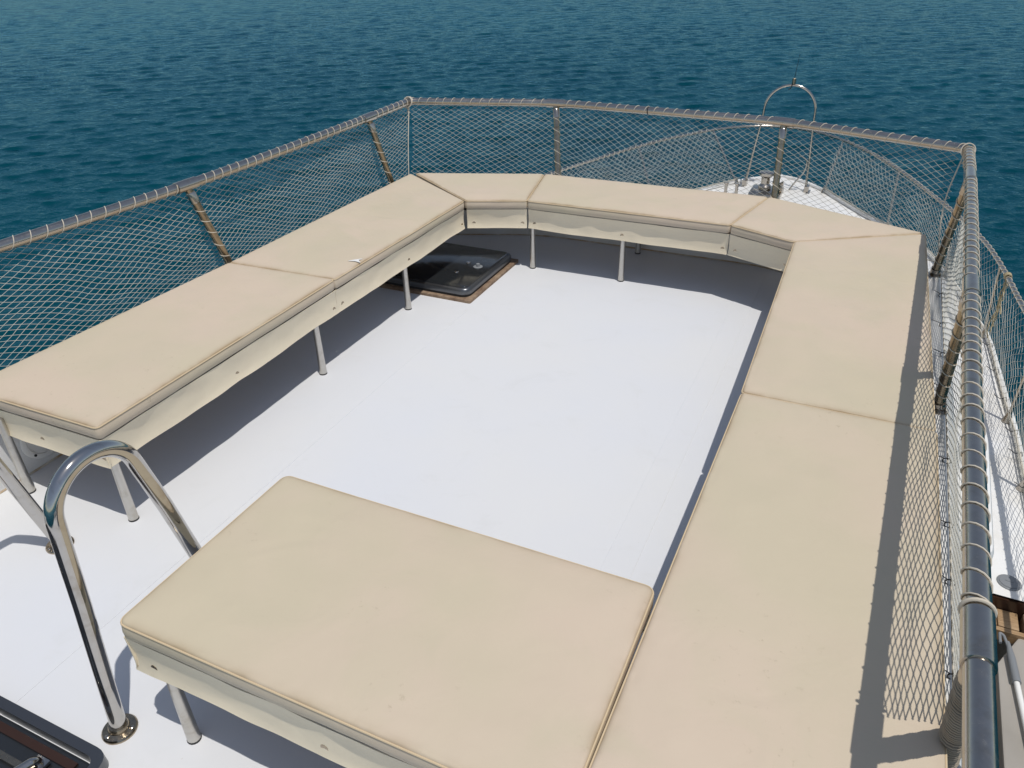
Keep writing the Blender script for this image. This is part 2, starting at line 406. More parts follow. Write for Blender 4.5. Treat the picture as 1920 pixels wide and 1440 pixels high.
# sealant bead at the foot of the wall
mb = MB(); mb.tube([(x, y, 0.002) for x, y in inset(np.array(cl), -0.002)], 0.006, 6); mb.build('sealant_bead', M['sealant'], boat)

# cabin block below the sun deck
cab = [(0.69, 2.57), (0.715, 3.4), (0.60, 4.6), (0.0, 5.1), (XC, 5.25), (-2.26, 5.1), (-2.86, 4.6), (-2.97, 3.4), (-2.95, 2.57)]
cabp = rpoly(cab, 0.06, 4)
mb = MB(); mb.prism(cabp, -1.25, -0.30, 0.03); mb.build('cabin', M['gel'], boat)
mb = MB(); mb.prism([(0.45, -0.7), (0.45, 2.56), (-2.7, 2.56), (-2.7, -0.7)], -2.4, -0.10); mb.build('cabin_wall', M['greypaint'], boat)
# hull and foredeck
HW = [(-0.7, 2.36), (3.5, 2.36), (4.98, 2.33), (6.4, 2.20), (7.6, 1.88), (8.3, 1.62), (9.0, 1.02), (9.5, 0.68), (9.75, 0.52), (9.98, 0.30), (10.12, 0.10)]
def xcb(y): return XC + 0.15*max(0, min(1, (y-5.5)/3.5))
def sheer(y): return -1.24 + 0.012*max(0, y-4)
HWf = [(y, w) for y, w in HW if y >= 3.46]
HWf[0] = (3.48, 2.36)
def outline(off=0.0, lst=None):
    lst = lst or HWf
    r = [(xcb(y)+w+off, y) for y, w in lst]; l = [(xcb(y)-w-off, y) for y, w in reversed(lst)]
    return r + [(xcb(10.2), lst[-1][0]+0.06+off)] + l
o2 = outline()
mb = MB(); n = len(o2)
V = [(x, y, sheer(y)) for x, y in o2] + [(XC, y, sheer(y)+0.03) for x, y in o2]
mb.add(V, [(i, i+1, n+i+1, n+i) for i in range(n-1)])
# toe rail
mb.build('foredeck', M['gel'], boat)
mb = MB(); mb.tube(resample([(x, y, sheer(y)+0.02) for x, y in outline(-0.01)], 0.2), 0.020, 8); mb.build('toe_rail', M['gel'], boat)
hp = outline(0.02, HW); mb = MB(); n = len(hp)
def lower(p, t):
    x, y = p; return (XC+(x-XC)*(1-0.16*t*max(0, min(1, (y-3)/6))*2.2 - 0.05*t), y - 0.9*t*max(0, (y-6)/4.3))
lev = [(0, 0.0), (0.25, -0.35), (0.6, -0.9), (1.0, -1.9)]
V = [(*lower(p, t), (sheer(p[1]) if p[1] >= 3.4 else -1.24)+dz) for t, dz in lev for p in hp]
mb.add(V, [(k*n+i, (k+1)*n+i, (k+1)*n+i+1, k*n+i+1) for k in range(3) for i in range(n-1)])
mb.build('hull', M['gel'], boat)
# aft edge of the side deck, its dark timber riser, and the lower side deck
mb = MB(); mb.box((0.72, 3.472, -1.45), (1.26, 3.492, -1.252)); mb.build('riser', M['darkwood'], boat)
mb = MB(); mb.box((0.44, -0.7, -2.45), (1.30, 3.44, -2.40)); mb.build('side_deck', M['greypaint'], boat)
mb = MB(); mb.prism([(0.86, -0.7), (1.24, -0.7), (1.24, 3.40), (1.14, 3.40), (1.002, 3.12), (0.985, 2.2)], -1.46, -1.335, 0.012); mb.build('side_ledge', M['greypaint'], boat)
# teak steps
def step(x0, x1, y0, y1, z, label):
    e = empty('step', ((x0+x1)/2, (y0+y1)/2, z-0.05), label, 'step', 'teak steps down to the side deck')
    for k in range(3):
        a = y0 + 0.03 + (y1-y0-0.06)*k/3; bb = y0+0.03+(y1-y0-0.06)*(k+1)/3-0.008
    w = (x1-x0-0.04)/3
    for k in range(3):
        mb = MB(); mb.prism(rpoly([(x0+0.02+w*k+0.003, y0+0.025), (x0+0.02+w*(k+1)-0.003, y0+0.025), (x0+0.02+w*(k+1)-0.003, y1), (x0+0.02+w*k+0.003, y1)], 0.003, 2), z-0.03, z, 0.003)
        mb.build('plank', M['teak'], e)
    mb = MB(); mb.box((x0, y0-0.006, z-0.065), (x1, y0+0.02, z-0.003)); mb.build('nosing', M['teak'], e)
    for xa in (x0-0.012, x1):
        mb = MB(); mb.box((xa, y0, z-0.10), (xa+0.012, y1, z+0.006)); mb.build('stringer', M['wood'], e)
step(0.80, 1.128, 3.325, 3.468, -1.315, 'upper teak step below the dark wooden edge of the side deck')
step(0.80, 1.10, 3.02, 3.29, -1.56, 'lower teak step half hidden under the thick railing')

# deck filler cap
e = empty('deck_plate', (1.055, 3.59, -1.24), 'round grey inspection cap set in the white side deck above the teak steps', 'deck cap')
mb = MB(); mb.lathe([(0.056, 0.0), (0.056, 0.006), (0.052, 0.009), (0.047, 0.009)], (1.055, 3.59, -1.238)); mb.build('rim', M['grey'], e)
mb = MB(); mb.lathe([(0.046, 0.0), (0.046, 0.012), (0.04, 0.013)], (1.055, 3.59, -1.238)); mb.box((1.037, 3.587, -1.227), (1.073, 3.593, -1.2225)); mb.build('cap', M['grey'], e)

# boat hook
e = empty('boat_hook', (1.02, 2.7, -1.335), 'white boat hook with grey head lying on the grey ledge at lower right', 'boat hook')
A = np.array([1.045, 3.285, -1.312]); B_ = np.array([1.068, 2.98, -1.312]); dd = (B_-A)
mb = MB(); mb.tube([A+dd*0.85, A+dd*5.5], 0.0125, 12); mb.build('pole', M['whiteplastic'], e)
mb = MB(); mb.tube([A+dd*0.12, A+dd*0.25, A+dd*0.45, A+dd*0.92], [0.008, 0.012, 0.018, 0.019], 12)
mb.tube(fillet([A+dd*0.30, A+dd*0.15+np.array([-.006, 0, 0]), A+dd*0.0+np.array([-.012, 0, .0]), A+dd*-0.04+np.array([-.028, 0, 0]), A+dd*0.18+np.array([-.034, 0, 0])], .015), 0.007, 8); mb.build('head', M['grey'], e)

# beige pad forward on the cabin top / foredeck
e = empty('sun_pad', (0.2, 5.7, -1.2), 'beige sun pad with rounded corner on the foredeck, seen just right of the thick railing', 'sun pad')
mb = MB(); mb.prism(rpoly([(-0.4, 4.98), (0.945, 4.98), (0.97, 6.4), (-0.4, 6.4)], 0.09, 6), -1.20, -1.10, 0.03); mb.build('pad', M['vinyl'], e)

# ------------------------------------------------------------------ cushions
def lin_edges(L, fine=0.004):
    e = [0, 0.002, 0.005, 0.009, 0.013, 0.018, 0.025, 0.036]
    mid = np.linspace(0.05, L-0.05, max(4, int((L-0.1)/0.011)))
    return np.array(e + mid.tolist() + [L-q for q in reversed(e)])
def cushion(q, label, zt=0.40, th=0.048, r=0.014, group=None, crown=0.004, seed=0, dents=(), creases=()):
    """q: four corners, counter-clockwise, (x, y)"""
    q = np.array(q, float); c = q.mean(0)
    L1 = 0.5*(np.linalg.norm(q[1]-q[0])+np.linalg.norm(q[2]-q[3])); L2 = 0.5*(np.linalg.norm(q[3]-q[0])+np.linalg.norm(q[2]-q[1]))
    us, vs = lin_edges(L1), lin_edges(L2); nu, nv = len(us), len(vs)
    def mp(a, b_):
        # round the corners
        da = min(a, L1-a); db = min(b_, L2-b_)
        if da < r and db < r:
            ra, rb = r-da, r-db; mx = max(ra, rb); e = math.hypot(ra, rb)
            if e > 1e-9:
                f = mx/e; ra *= f; rb *= f
            da2, db2 = r-ra, r-rb
            a = da2 if a < L1/2 else L1-da2; b_ = db2 if b_ < L2/2 else L2-db2
        u, v = a/L1, b_/L2
        return q[0]*(1-u)*(1-v)+q[1]*u*(1-v)+q[2]*u*v+q[3]*(1-u)*v
    V = []
    for b_ in vs:
        for a in us:
            p = mp(a, b_); d = max(0.0, min(a, L1-a, b_, L2-b_)); rr = 0.011
            drop = rr - math.sqrt(max(0, rr*rr-(rr-min(d, rr))**2))
            z = zt - drop*0.8
            w = min(1, d/0.12)
            z += crown*(w*w*(3-2*w))
            z += 0.0042*nz(p[0]*2.1, p[1]*2.1, seed+1)*w + 0.0016*nz(p[0]*9, p[1]*9, seed)*min(1, d/0.03)
            # seam puckers close to the edge
            pk = math.exp(-((d-0.014)/0.011)**2)
            z -= 0.0016*pk*(0.6+nz(p[0]*38, p[1]*38, seed+4))
            for dx, dy, dr, dz in dents:
                z -= dz*math.exp(-((p[0]-dx)**2+(p[1]-dy)**2)/dr**2)
            for x0, y0, x1, y1, dz in creases:
                ex, ey = x1-x0, y1-y0; L_ = math.hypot(ex, ey); tt = ((p[0]-x0)*ex+(p[1]-y0)*ey)/(L_*L_)
                if -0.1 < tt < 1.1:
                    wob = 0.02*math.sin(tt*5+x0*9); dd_ = ((p[0]-x0)*-ey+(p[1]-y0)*ex)/L_ + wob
                    fa = max(0, math.sin(math.pi*min(1, max(0, tt)))); z += dz*fa*(math.exp(-(dd_/0.012)**2) - 0.8*math.exp(-((dd_-0.024)/0.014)**2))
            V.append((p[0], p[1], z))
    F = [(j*nu+i, j*nu+i+1, (j+1)*nu+i+1, (j+1)*nu+i) for j in range(nv-1) for i in range(nu-1)]
    # boundary loop, then sides
    loop = [i for i in range(nu)] + [j*nu+nu-1 for j in range(1, nv)] + [(nv-1)*nu+i for i in range(nu-2, -1, -1)] + [j*nu for j in range(nv-2, 0, -1)]
    nb = len(loop); base = len(V); prev = loop
    for dz, out in ((0.18, 0.0022), (0.5, 0.004), (0.82, 0.0022), (1.0, -0.003)):
        cur = []
        for k, idx in enumerate(loop):
            p = np.array(V[idx][:2]); dvec = p-c
            a_ = np.array(V[loop[(k+1) % nb]][:2])-np.array(V[loop[k-1]][:2]); nn = np.array([a_[1], -a_[0]]); nn /= np.linalg.norm(nn)+1e-9
            o_ = out*(1+0.7*nz(p[0]*9, p[1]*9, seed+dz*3)); pp = p+nn*o_
            cur.append(len(V)); V.append((pp[0], pp[1], V[idx][2]-(th-0.006)*dz + (0.0015*nz(p[0]*6, p[1]*6, seed+8) if dz == 1.0 else 0)))
        for k in range(nb): F.append((prev[k], cur[k], cur[(k+1) % nb], prev[(k+1) % nb]))
        prev = cur
    F.append(tuple(prev))
    e = empty('seat_cushion', (c[0], c[1], zt-th), label, 'cushion', 'beige cushions on the benches')
    mb = MB(); mb.add(V, F); co = mb.build('cover', M['vinyl'], e, auto=0)
    att = co.data.attributes.new('seam', 'FLOAT', 'POINT')
    vals = [math.exp(-(max(0, min(a, L1-a, b_, L2-b_)-0.002)/0.008)) for b_ in vs for a in us]; vals += [0.0]*(len(V)-len(vals))
    att.data.foreach_set('value', vals)
    # piping along the top edge and a stitched seam line inboard of it
    P = np.array([V[i] for i in loop]); cc = np.array([c[0], c[1], 0])
    def ringpath(off, dz):
        R_ = []
        for k in range(nb):
            a_ = P[(k+1) % nb]-P[k-1]; nn = np.array([a_[1], -a_[0], 0]); nn /= np.linalg.norm(nn)+1e-9
            R_.append(P[k]+nn*off+np.array([0, 0, dz]))
        return np.array(R_)
    keep = [0]
    rp = ringpath(0.0006, 0.0012)
    for k in range(1, nb):
        if np.linalg.norm(rp[k]-rp[keep[-1]]) > 0.006: keep.append(k)
    rp = rp[keep]
    mb = MB(); mb.tube(rp, 0.0023, 6, closed=True); mb.build('piping', M['piping'], e)
    return e

Ln_i0 = (-1.985, 1.214); Ln_o0 = (-2.60, 1.205)
g = 0.004
C_left_near = [(-2.605, 1.205), (-1.988, 1.214), (-1.990, 2.4295), (-2.548, 2.4035)]
C_left_far = [(-2.546, 2.406), (-1.988, 2.432), (-1.970, 3.578), (-2.515, 3.925)]
C_corner_l = [(-1.962, 3.586), (-1.656, 3.706), (-1.762, 4.202), (-2.495, 3.945)]
C_front = [(-1.650, 3.706), (-0.575, 3.722), (-0.476, 4.229), (-1.752, 4.204)]
C_corner_r = [(-0.568, 3.722), (-0.262, 3.603), (0.283, 3.936), (-0.468, 4.231)]
C_right_far = [(-0.233, 2.182), (0.322, 2.186), (0.290, 3.926), (-0.256, 3.597)]
C_right_near = [(-0.246, 0.30), (0.340, 0.30), (0.326, 2.183), (-0.232, 2.1785)]
C_stool = [(-1.305, 0.690), (-0.250, 0.690), (-0.254, 1.262), (-1.303, 1.262)]
cushion(C_left_near, 'long beige cushion on the left bench, its near corner above the chrome grab rail', seed=1)
cushion(C_left_far, 'beige cushion with a small white tear, on the far half of the left bench', seed=2, dents=((-2.2, 3.0, 0.16, 0.004), (-2.12, 3.45, 0.1, 0.003)), creases=((-2.42, 3.62, -2.08, 3.42, 0.0026), (-2.40, 3.35, -2.10, 3.28, 0.002), (-2.35, 3.10, -2.02, 3.22, 0.0016), (-2.30, 3.72, -2.05, 3.55, 0.002)))
cushion(C_corner_l, 'smallest beige cushion, wedge shaped, filling the far left corner of the bench', seed=3)
cushion(C_front, 'beige cushion along the middle of the far bench, in front of the two upright posts', seed=4)
cushion(C_corner_r, 'four-sided beige corner cushion at the far right below the arch on the bow', seed=5)
cushion(C_right_far, 'beige cushion on the right bench beyond the cross seam, striped by rail shadow', seed=6, dents=((0.0, 3.1, 0.2, 0.003),))
cushion(C_right_near, 'largest beige cushion along the right bench beside the netted railing, running out of the bottom', seed=7, creases=((-0.2, 1.9, 0.1, 1.8, 0.0010), (-0.1, 1.0, 0.12, 1.1, 0.0009)))
cushion(C_stool, 'beige cushion with rounded corners on the separate low bench in the foreground', r=0.022, seed=8, dents=((-1.1, 1.1, 0.2, 0.003),), creases=((-1.22, 0.95, -0.95, 1.08, 0.0010), (-0.75, 0.78, -0.5, 0.72, 0.0009)))
# torn patch on the far left cushion
u0 = (-2.10, 2.62)

# ------------------------------------------------------------------ benches
ZS, ZB = 0.349, 0.240
def skirt(p0, p1, e, snaps, droop=0.006, seed=0, flap=0.0):
    p0 = np.array(p0, float); p1 = np.array(p1, float); ee = (p1-p0)/np.linalg.norm(p1-p0); p0 = p0-ee*0.004; p1 = p1+ee*0.004; L = np.linalg.norm(p1-p0); t = (p1-p0)/L; nn = np.array([t[1], -t[0]])   # outward = right of travel
    nx = max(8, int(L/0.012)); nz_ = 9
    rows = []
    for j in range(nz_):
        v = j/(nz_-1)
        for i in range(nx+1):
            s = L*i/nx; p = p0+t*s
            near = min([abs(s-q) for q in snaps]+[9]); belly = min(1, near/0.12)
            zb = ZB + 0.004*nz(s*3, seed, 1) - droop*belly*(0.4+0.6*nz(s*3.0, seed, 5)) + flap*math.exp(-min(s, L-s)/0.03)*-0.01
            zt = ZS + 0.0035*nz(s*5, seed, 9) - 0.003
            off = 0.004 + 0.006*v*belly*(0.45+nz(s*2.3, seed, 2)) + 0.003*nz(s*9, v*2, seed) + 0.005*math.sin(v*math.pi)
            if v > 0.93: off -= 0.002
            rows.append((*(p+nn*off), zt+(zb-zt)*v))
    n0 = len(rows); k = nx+1
    back = [(x-nn[0]*0.003, y-nn[1]*0.003, z) for x, y, z in rows]
    F = [(j*k+i, (j+1)*k+i, (j+1)*k+i+1, j*k+i+1) for j in range(nz_-1) for i in range(nx)]
    F += [(n0+j*k+i, n0+j*k+i+1, n0+(j+1)*k+i+1, n0+(j+1)*k+i) for j in range(nz_-1) for i in range(nx)]
    J = nz_-1
    F += [(J*k+i, n0+J*k+i, n0+J*k+i+1, J*k+i+1) for i in range(nx)]
    F += [(i, i+1, n0+i+1, n0+i) for i in range(nx)]
    F += [(j*k, n0+j*k, n0+(j+1)*k, (j+1)*k) for j in range(J)] + [(j*k+nx, (j+1)*k+nx, n0+(j+1)*k+nx, n0+j*k+nx) for j in range(J)]
    mb = MB(); mb.add(rows+back, F); sk = mb.build('skirt', M['vinyl_grey'], e, auto=60)
    # hem stitching
    hem = [np.array(rows[(J-1)*k+i])+np.array([nn[0]*0.0006, nn[1]*0.0006, -0.001]) for i in range(nx+1)]
    mb = MB(); mb.tube(hem, 0.0009, 4); h = mb.build('hem_seam', M['thread'], sk); 
    for q in snaps:
        i = min(nx, max(0, int(round(q/L*nx)))); r_ = rows[(nz_-3)*k+i]
        mb = MB(); mb.lathe([(0.0098, -0.003), (0.0098, 0.0022), (0.0090, 0.0036), (0.0074, 0.0030), (0.0070, 0.0014), (0.0048, 0.0014), (0.0044, 0.0032), (0.0022, 0.0040)], r_, (nn[0], nn[1], 0), 16)
        mb.build('snap', M['bronze'], sk)
def leg(e, x, y, top=0.31, r0=0.0125, r1=0.0165, lean=(0, 0)):
    mb = MB(); P = [(x+lean[0]*(1-t), y+lean[1]*(1-t), 0.006+(top-0.006)*(1-t)) for t in np.linspace(0, 1, 8)]
    mb.tube(P, np.linspace(r0, r1, 8), 16); l = mb.build('leg', M['leg'], e)
    mb = MB(); mb.lathe([(r1+0.0008, 0), (r1+0.0012, 0.003), (r1+0.0003, 0.005)], (x, y, 0.0005), (0, 0, 1), 16); mb.build('foot', M['rubber'], l)
def bench(quad, label, skirts, legs, seed=0):
    q = np.array(quad); c = q.mean(0)
    e = empty('bench', (c[0], c[1], 0), label, 'bench', 'bench frames under the cushions')
    mb = MB(); mb.prism(inset(q, 0.022), 0.322, 0.348); mb.build('seat_board', M['wood'], e)  # unseen board, coloured dark to deepen the shade beneath the bench
    for k, (a, b_, sn) in enumerate(skirts): skirt(a, b_, e, sn, seed=seed*7+k)
    for l in legs: leg(e, *l)
    return e
bench(C_left_near, 'left bench section nearest the camera with a long drooping skirt', [((-1.988, 2.424), (-1.990, 1.220), (0.02, 0.62, 1.175)), ((-1.992, 1.214), (-2.605, 1.205), (0.03, 0.30, 0.58))],
      [(-2.012, 2.29), (-2.012, 1.245), (-2.47, 1.205), (-2.48, 2.2)], 1)
bench(C_left_far, 'left bench section over the dark hatch, beyond the first joint', [((-1.973, 3.577), (-1.988, 2.434), (0.03, 0.575, 1.115))],
      [(-2.008, 3.0)], 2)
bench(C_corner_l, 'short angled bench section in the far left corner', [((-1.660, 3.708), (-1.958, 3.590), (0.03, 0.29))], [], 3)
bench(C_front, 'far bench section standing on two tapered legs', [((-0.577, 3.724), (-1.645, 3.710), (0.03, 0.54, 1.035))],
      [(-1.634, 3.735), (-1.118, 3.748), (-1.15, 4.17)], 4)
bench(C_corner_r, 'angled bench section in the far right corner, no legs showing', [((-0.268, 3.607), (-0.566, 3.724), (0.03, 0.29))], [(0.1, 3.85)], 5)
bench(C_right_far, 'far section of the right bench, its skirt seen edge on', [((-0.2362, 2.165), (-0.258, 3.592), (0.1, 0.7, 1.3))][::1], [(0.2, 3.0)], 6)
bench(C_right_near, 'near section of the right bench beside the low separate bench', [((-0.246, 1.27), (-0.2355, 2.182), (0.1, 0.5, 0.85))], [(0.25, 1.2), (-0.15, 0.4)], 7)
bench(C_stool, 'separate low bench in the foreground with snapped skirt and steel leg', [((-0.257, 0.690), (-1.300, 0.690), (0.25, 0.52, 0.985)), ((-1.305, 0.695), (-1.303, 1.262), (0.03, 0.53)), ((-1.30, 1.262), (-0.262, 1.262), (0.03, 0.5, 1.0))],
      [(-1.222, 0.712), (-1.26, 1.21), (-0.35, 0.75), (-0.35, 1.2)], 8)

# ------------------------------------------------------------------ main guard rail
ZR = 0.75; RR = 0.0208
rail_pts = [(0.250, -0.62), (0.262, 0.15), (0.283, 0.783), (0.298, 1.272), (0.312, 1.833), (0.330, 2.321), (0.352, 2.95), (0.373, 3.563), (0.386, 4.125), (-0.473, 4.408), (-1.791, 4.462), (-2.665, 4.212), (-2.648, 3.746), (-2.636, 2.95), (-2.645, 2.361), (-2.722, 1.562), (-2.80, 0.9), (-2.86, -0.62)]
rad = [0.3, 0.3, 0.3, 0.3, 0.3, 0.3, 0.3, 0.3, 0.055, 0.16, 0.16, 0.03, 0.2, 0.3, 0.3, 0.3, 0.3, 0.3]
railp = fillet([(*p, ZR) for p in rail_pts], rad, 8)
railing = empty('guard_rail', (0.35, 1.2, 0.22), 'thick stainless guard rail on slanted posts running round the outside of the benches', 'railing')
mb = MB(); mb.tube(resample(railp, 0.03), RR, 20); mb.build('top_rail', M['steel'], railing)
dR = None
def along(p):      # arc position on the rail nearest to p
    Q = resample(railp, 0.01); k = int(np.argmin(np.linalg.norm(Q[:, :2]-np.array(p[:2]), axis=1)))
    return k*0.01*(1.0), Q[k], (Q[min(k+1, len(Q)-1)]-Q[max(k-1, 0)])
joints = []
def stanchion(foot, topxy, pitch=0.055, r=0.0175, tee=None):
    s, tp, t = along(tee or topxy); t /= np.linalg.norm(t)
    tc = np.array([tp[0], tp[1], ZR]); tp = tc if tee is None else np.array([*topxy, ZR]); foot = np.array(foot, float)
    mb = MB(); mb.tube([foot, tp-(tp-foot)*0.02], r, 18); st = mb.build('stanchion', M['bronze'], railing)
    ax = (tp-foot)/np.linalg.norm(tp-foot)
    mb = MB(); mb.lathe([(r+0.0035, 0), (r+0.0035, 0.045), (r+0.0005, 0.05)], tp-ax*0.082, ax, 18); mb.build('collar', M['steel'], st)
    mb = MB(); mb.tube([foot-ax*0.01, foot+ax*0.045], r+0.004, 18); mb.lathe([(0.036, 0), (0.036, 0.004), (0.028, 0.008)], (foot[0], foot[1], foot[2]-0.002), (0, 0, 1), 18); mb.build('foot_socket', M['steel'], st)
    mb = MB(); mb.tube([tc-t*0.055, tc-t*0.054, tc+t*0.054, tc+t*0.055], [RR+0.001, RR+0.0035, RR+0.0035, RR+0.001], 20); mb.build('tee_fitting', M['steel'], railing)
    joints.append(s); return foot, tp
posts = []
posts.append((*stanchion((0.372, 1.19, 0.222), (0.289, 0.965), tee=(0.291, 1.01)), 0.0125))
posts.append((*stanchion((0.372, 2.62, 0.222), (0.335, 2.43)), 0.058))
posts.append((*stanchion((0.366, 3.88, 0.222), (0.376, 3.64)), 0.062))
posts.append((*stanchion((-0.441, 4.262, 0.222), (-0.473, 4.40)), 0.062))
posts.append((*stanchion((-1.690, 4.262, 0.222), (-1.785, 4.46)), 0.062))
posts.append((*stanchion((-2.565, 3.85, 0.222), (-2.652, 3.746)), 0.062))
posts.append((*stanchion((-2.590, 2.50, 0.222), (-2.645, 2.361)), 0.062))
posts.append((*stanchion((-2.62, 1.10, 0.222), (-2.77, 1.10)), 0.062))
stanchion((-2.64, -0.45, 0.222), (-2.85, -0.5)); stanchion((0.372, -0.45, 0.222), (0.251, -0.5))
# a pipe joint line in the front rail
s, q, t = along((-1.22, 4.44)); t /= np.linalg.norm(t)
mb = MB(); mb.tube([q-t*0.003, q+t*0.003], RR+0.0006, 18); mb.build('pipe_joint', M['black'], railing)

# ------------------------------------------------------------------ safety net hung from the guard rail
nete = empty('safety_net', (XC, 4.3, 0.22), 'pale diamond mesh net lashed between the thick guard rail and the deck edge', 'net')
bot_pts = [(0.392, 1.19), (0.396, 1.833), (0.396, 2.4), (0.396, 3.0), (0.394, 3.6), (0.392, 4.02), (-0.42, 4.30), (-1.80, 4.30), (-2.60, 4.01), (-2.625, 3.746), (-2.63, 2.95), (-2.63, 2.361), (-2.63, 1.562), (-2.63, 0.9)]
i0 = 0
Q = resample(railp, 0.02)
def seg_between(a, b_):
    i = int(np.argmin(np.linalg.norm(Q[:, :2]-np.array(a), axis=1))); j = int(np.argmin(np.linalg.norm(Q[:, :2]-np.array(b_), axis=1)))
    return Q[min(i, j):max(i, j)+1] + np.array([0, 0, -RR])
bz = 0.232
def B3(pts): return [(x, y, bz) for x, y in pts]
mb = MB()
net(mb, seg_between((0.293, 1.06), (0.386, 4.10)), B3([(0.392, 1.19), (0.396, 1.833), (0.396, 2.4), (0.396, 3.0), (0.394, 3.6), (0.392, 4.02)]), 0.056, 0.022, 0.0012, 0.045, 1, nrm=-1)
net(mb, seg_between((0.36, 4.135), (-1.791, 4.462)), B3([(0.38, 4.02), (-0.42, 4.30), (-1.74, 4.30)]), 0.050, 0.027, 0.00095, 0.02, 2)
net(mb, seg_between((-1.791, 4.462), (-2.660, 4.21)), B3([(-1.74, 4.30), (-2.585, 4.02)]), 0.050, 0.027, 0.00095, 0.02, 3)
net(mb, seg_between((-2.665, 4.19), (-2.79, 1.0)), B3([(-2.60, 4.00), (-2.625, 3.746), (-2.63, 2.95), (-2.63, 1.0)]), 0.056, 0.023, 0.00095, 0.03, 4, nrm=-1)
mb.build('netting', M['net'], nete, smooth=False)
mb = MB()
gaps = [(j-0.056, j+0.056) for j in joints]
Lr = len(resample(railp, 0.01))*0.01
helix(mb, railp, RR+0.0014, 0.056, 0.0017, s0=along((0.292, 1.07))[0], s1=along((-2.79, 1.0))[0], n=6, jit=0.22, gaps=gaps)
for f_, t_, p_ in posts:
    L = np.linalg.norm(t_-f_)
    if p_ > .02: helix(mb, [f_+(t_-f_)*0.10, f_+(t_-f_)*0.92], 0.0175+0.0018, p_, 0.0018, jit=0.2)
s, q, t = along((0.291, 1.01)); t /= np.linalg.norm(t)
for k in (-1, 1):
    pass
c_ = q+t*0.064; a_ = np.cross(t, (0, 0, 1)); 
mb.tube([c_+(RR+0.003)*(math.cos(w)*a_+math.sin(w)*np.array([0, 0, 1.0]))+t*0.0 for w in np.linspace(0, 2*math.pi, 25)[:-1]], 0.0034, 8, closed=True)
mb.build('lashing', M['cord'], nete)
mb = MB(); f_, t_, p_ = posts[0]; helix(mb, [f_+(t_-f_)*0.12, f_+(t_-f_)*0.88], 0.0175+0.0030, p_, 0.0029, jit=0.25)
mb.build('post_lashing', M['brown_cord'], nete)
# hem cords in the corners and along the foot of the net
mb = MB()
mb.tube(fillet([(-2.655, 4.19, ZR-0.02), (-2.63, 4.10, 0.5), (-2.60, 4.02, 0.24)], 0.1), 0.0032, 6)
mb.tube(fillet([(0.37, 4.10, ZR-0.02), (0.335, 4.02, 0.55), (0.345, 3.96, 0.40), (0.385, 3.97, 0.235)], 0.12), 0.0032, 6)
mb.tube([(x, y, bz) for x, y in bot_pts], 0.0028, 6)
for c0 in ((0.382, 4.115, ZR), (-2.660, 4.205, ZR)):
    for k in range(3):
        a = np.linspace(0, 2*math.pi, 18)[:-1]
        mb.tube([(c0[0]+(0.025+0.002*k)*math.cos(t_), c0[1]-0.01*k+0.012*math.sin(t_), c0[2]+(0.025+0.002*k)*math.sin(t_)) for t_ in a], 0.0028, 6, closed=True)
    for k in range(5):
        mb.tube([(c0[0]+random.uniform(-.01, .01), c0[1]-0.02+random.uniform(-.01, .01), c0[2]-0.03-0.012*k+random.uniform(-.01, .01)) for _ in range(4)], 0.003, 6)
mb.build('hem_cord', M['cord'], nete)
for y in (1.45, 1.72, 2.0, 2.3, 2.75, 3.0, 3.3, 3.6):
    mb = MB(); y += random.uniform(-.04, .04); a = np.linspace(0, 2*math.pi, 12)[:-1]
    mb.tube([(0.394+0.012*math.cos(t_), y, bz-0.002+0.010*math.sin(t_)) for t_ in a], 0.0018, 5, closed=True)
    mb.tube([(0.386, y, bz+0.006), (0.361-random.random()*.015, y+random.uniform(-.01, .01), bz+0.012+random.random()*.012)], 0.0014, 5)
    mb.build('cable_tie', M['black'], nete)

# ------------------------------------------------------------------ grab rails
def grab(x, label):
    e = empty('grab_rail', (x, 0.85, 0), label, 'grab rail', 'bent steel grab rails beside the hatch')
    cy, cz, r = 0.815, 0.622, 0.108
    P = [(x, 0.655, 0.0), (x, 0.672, 0.2), (x, 0.690, 0.40)]
    for a in np.linspace(math.radians(175), math.radians(14), 26): P.append((x, cy+r*math.cos(a), cz+r*math.sin(a)))
    P += [(x, 0.960, 0.48), (x, 0.999, 0.294), (x, 1.060, 0.0)]
    mb = MB(); mb.tube(resample(P, 0.012), 0.0193, 24); mb.build('tube', M['chrome'], e)
    for y in (0.655, 1.055):
        mb = MB(); mb.lathe([(0.042, 0.0), (0.042, 0.005), (0.039, 0.009), (0.0255, 0.012), (0.024, 0.02), (0.0215, 0.024)], (x, y, 0.0), (0, 0, 1), 28); fl = mb.build('flange', M['bronze'], e)
        for k in range(3):
            a = k*2.094+0.4; mb = MB(); mb.lathe([(0.0055, 0), (0.0055, 0.003), (0.003, 0.0045)], (x+0.032*math.cos(a), y+0.032*math.sin(a), 0.009), (0, 0, 1), 10); mb.build('screw', M['steel'], fl)
grab(-1.41, 'shiny bent steel grab rail standing in front of the corner of the left bench')
grab(-2.13, 'steel grab rail cut off by the left photo edge, only its slanted leg showing')

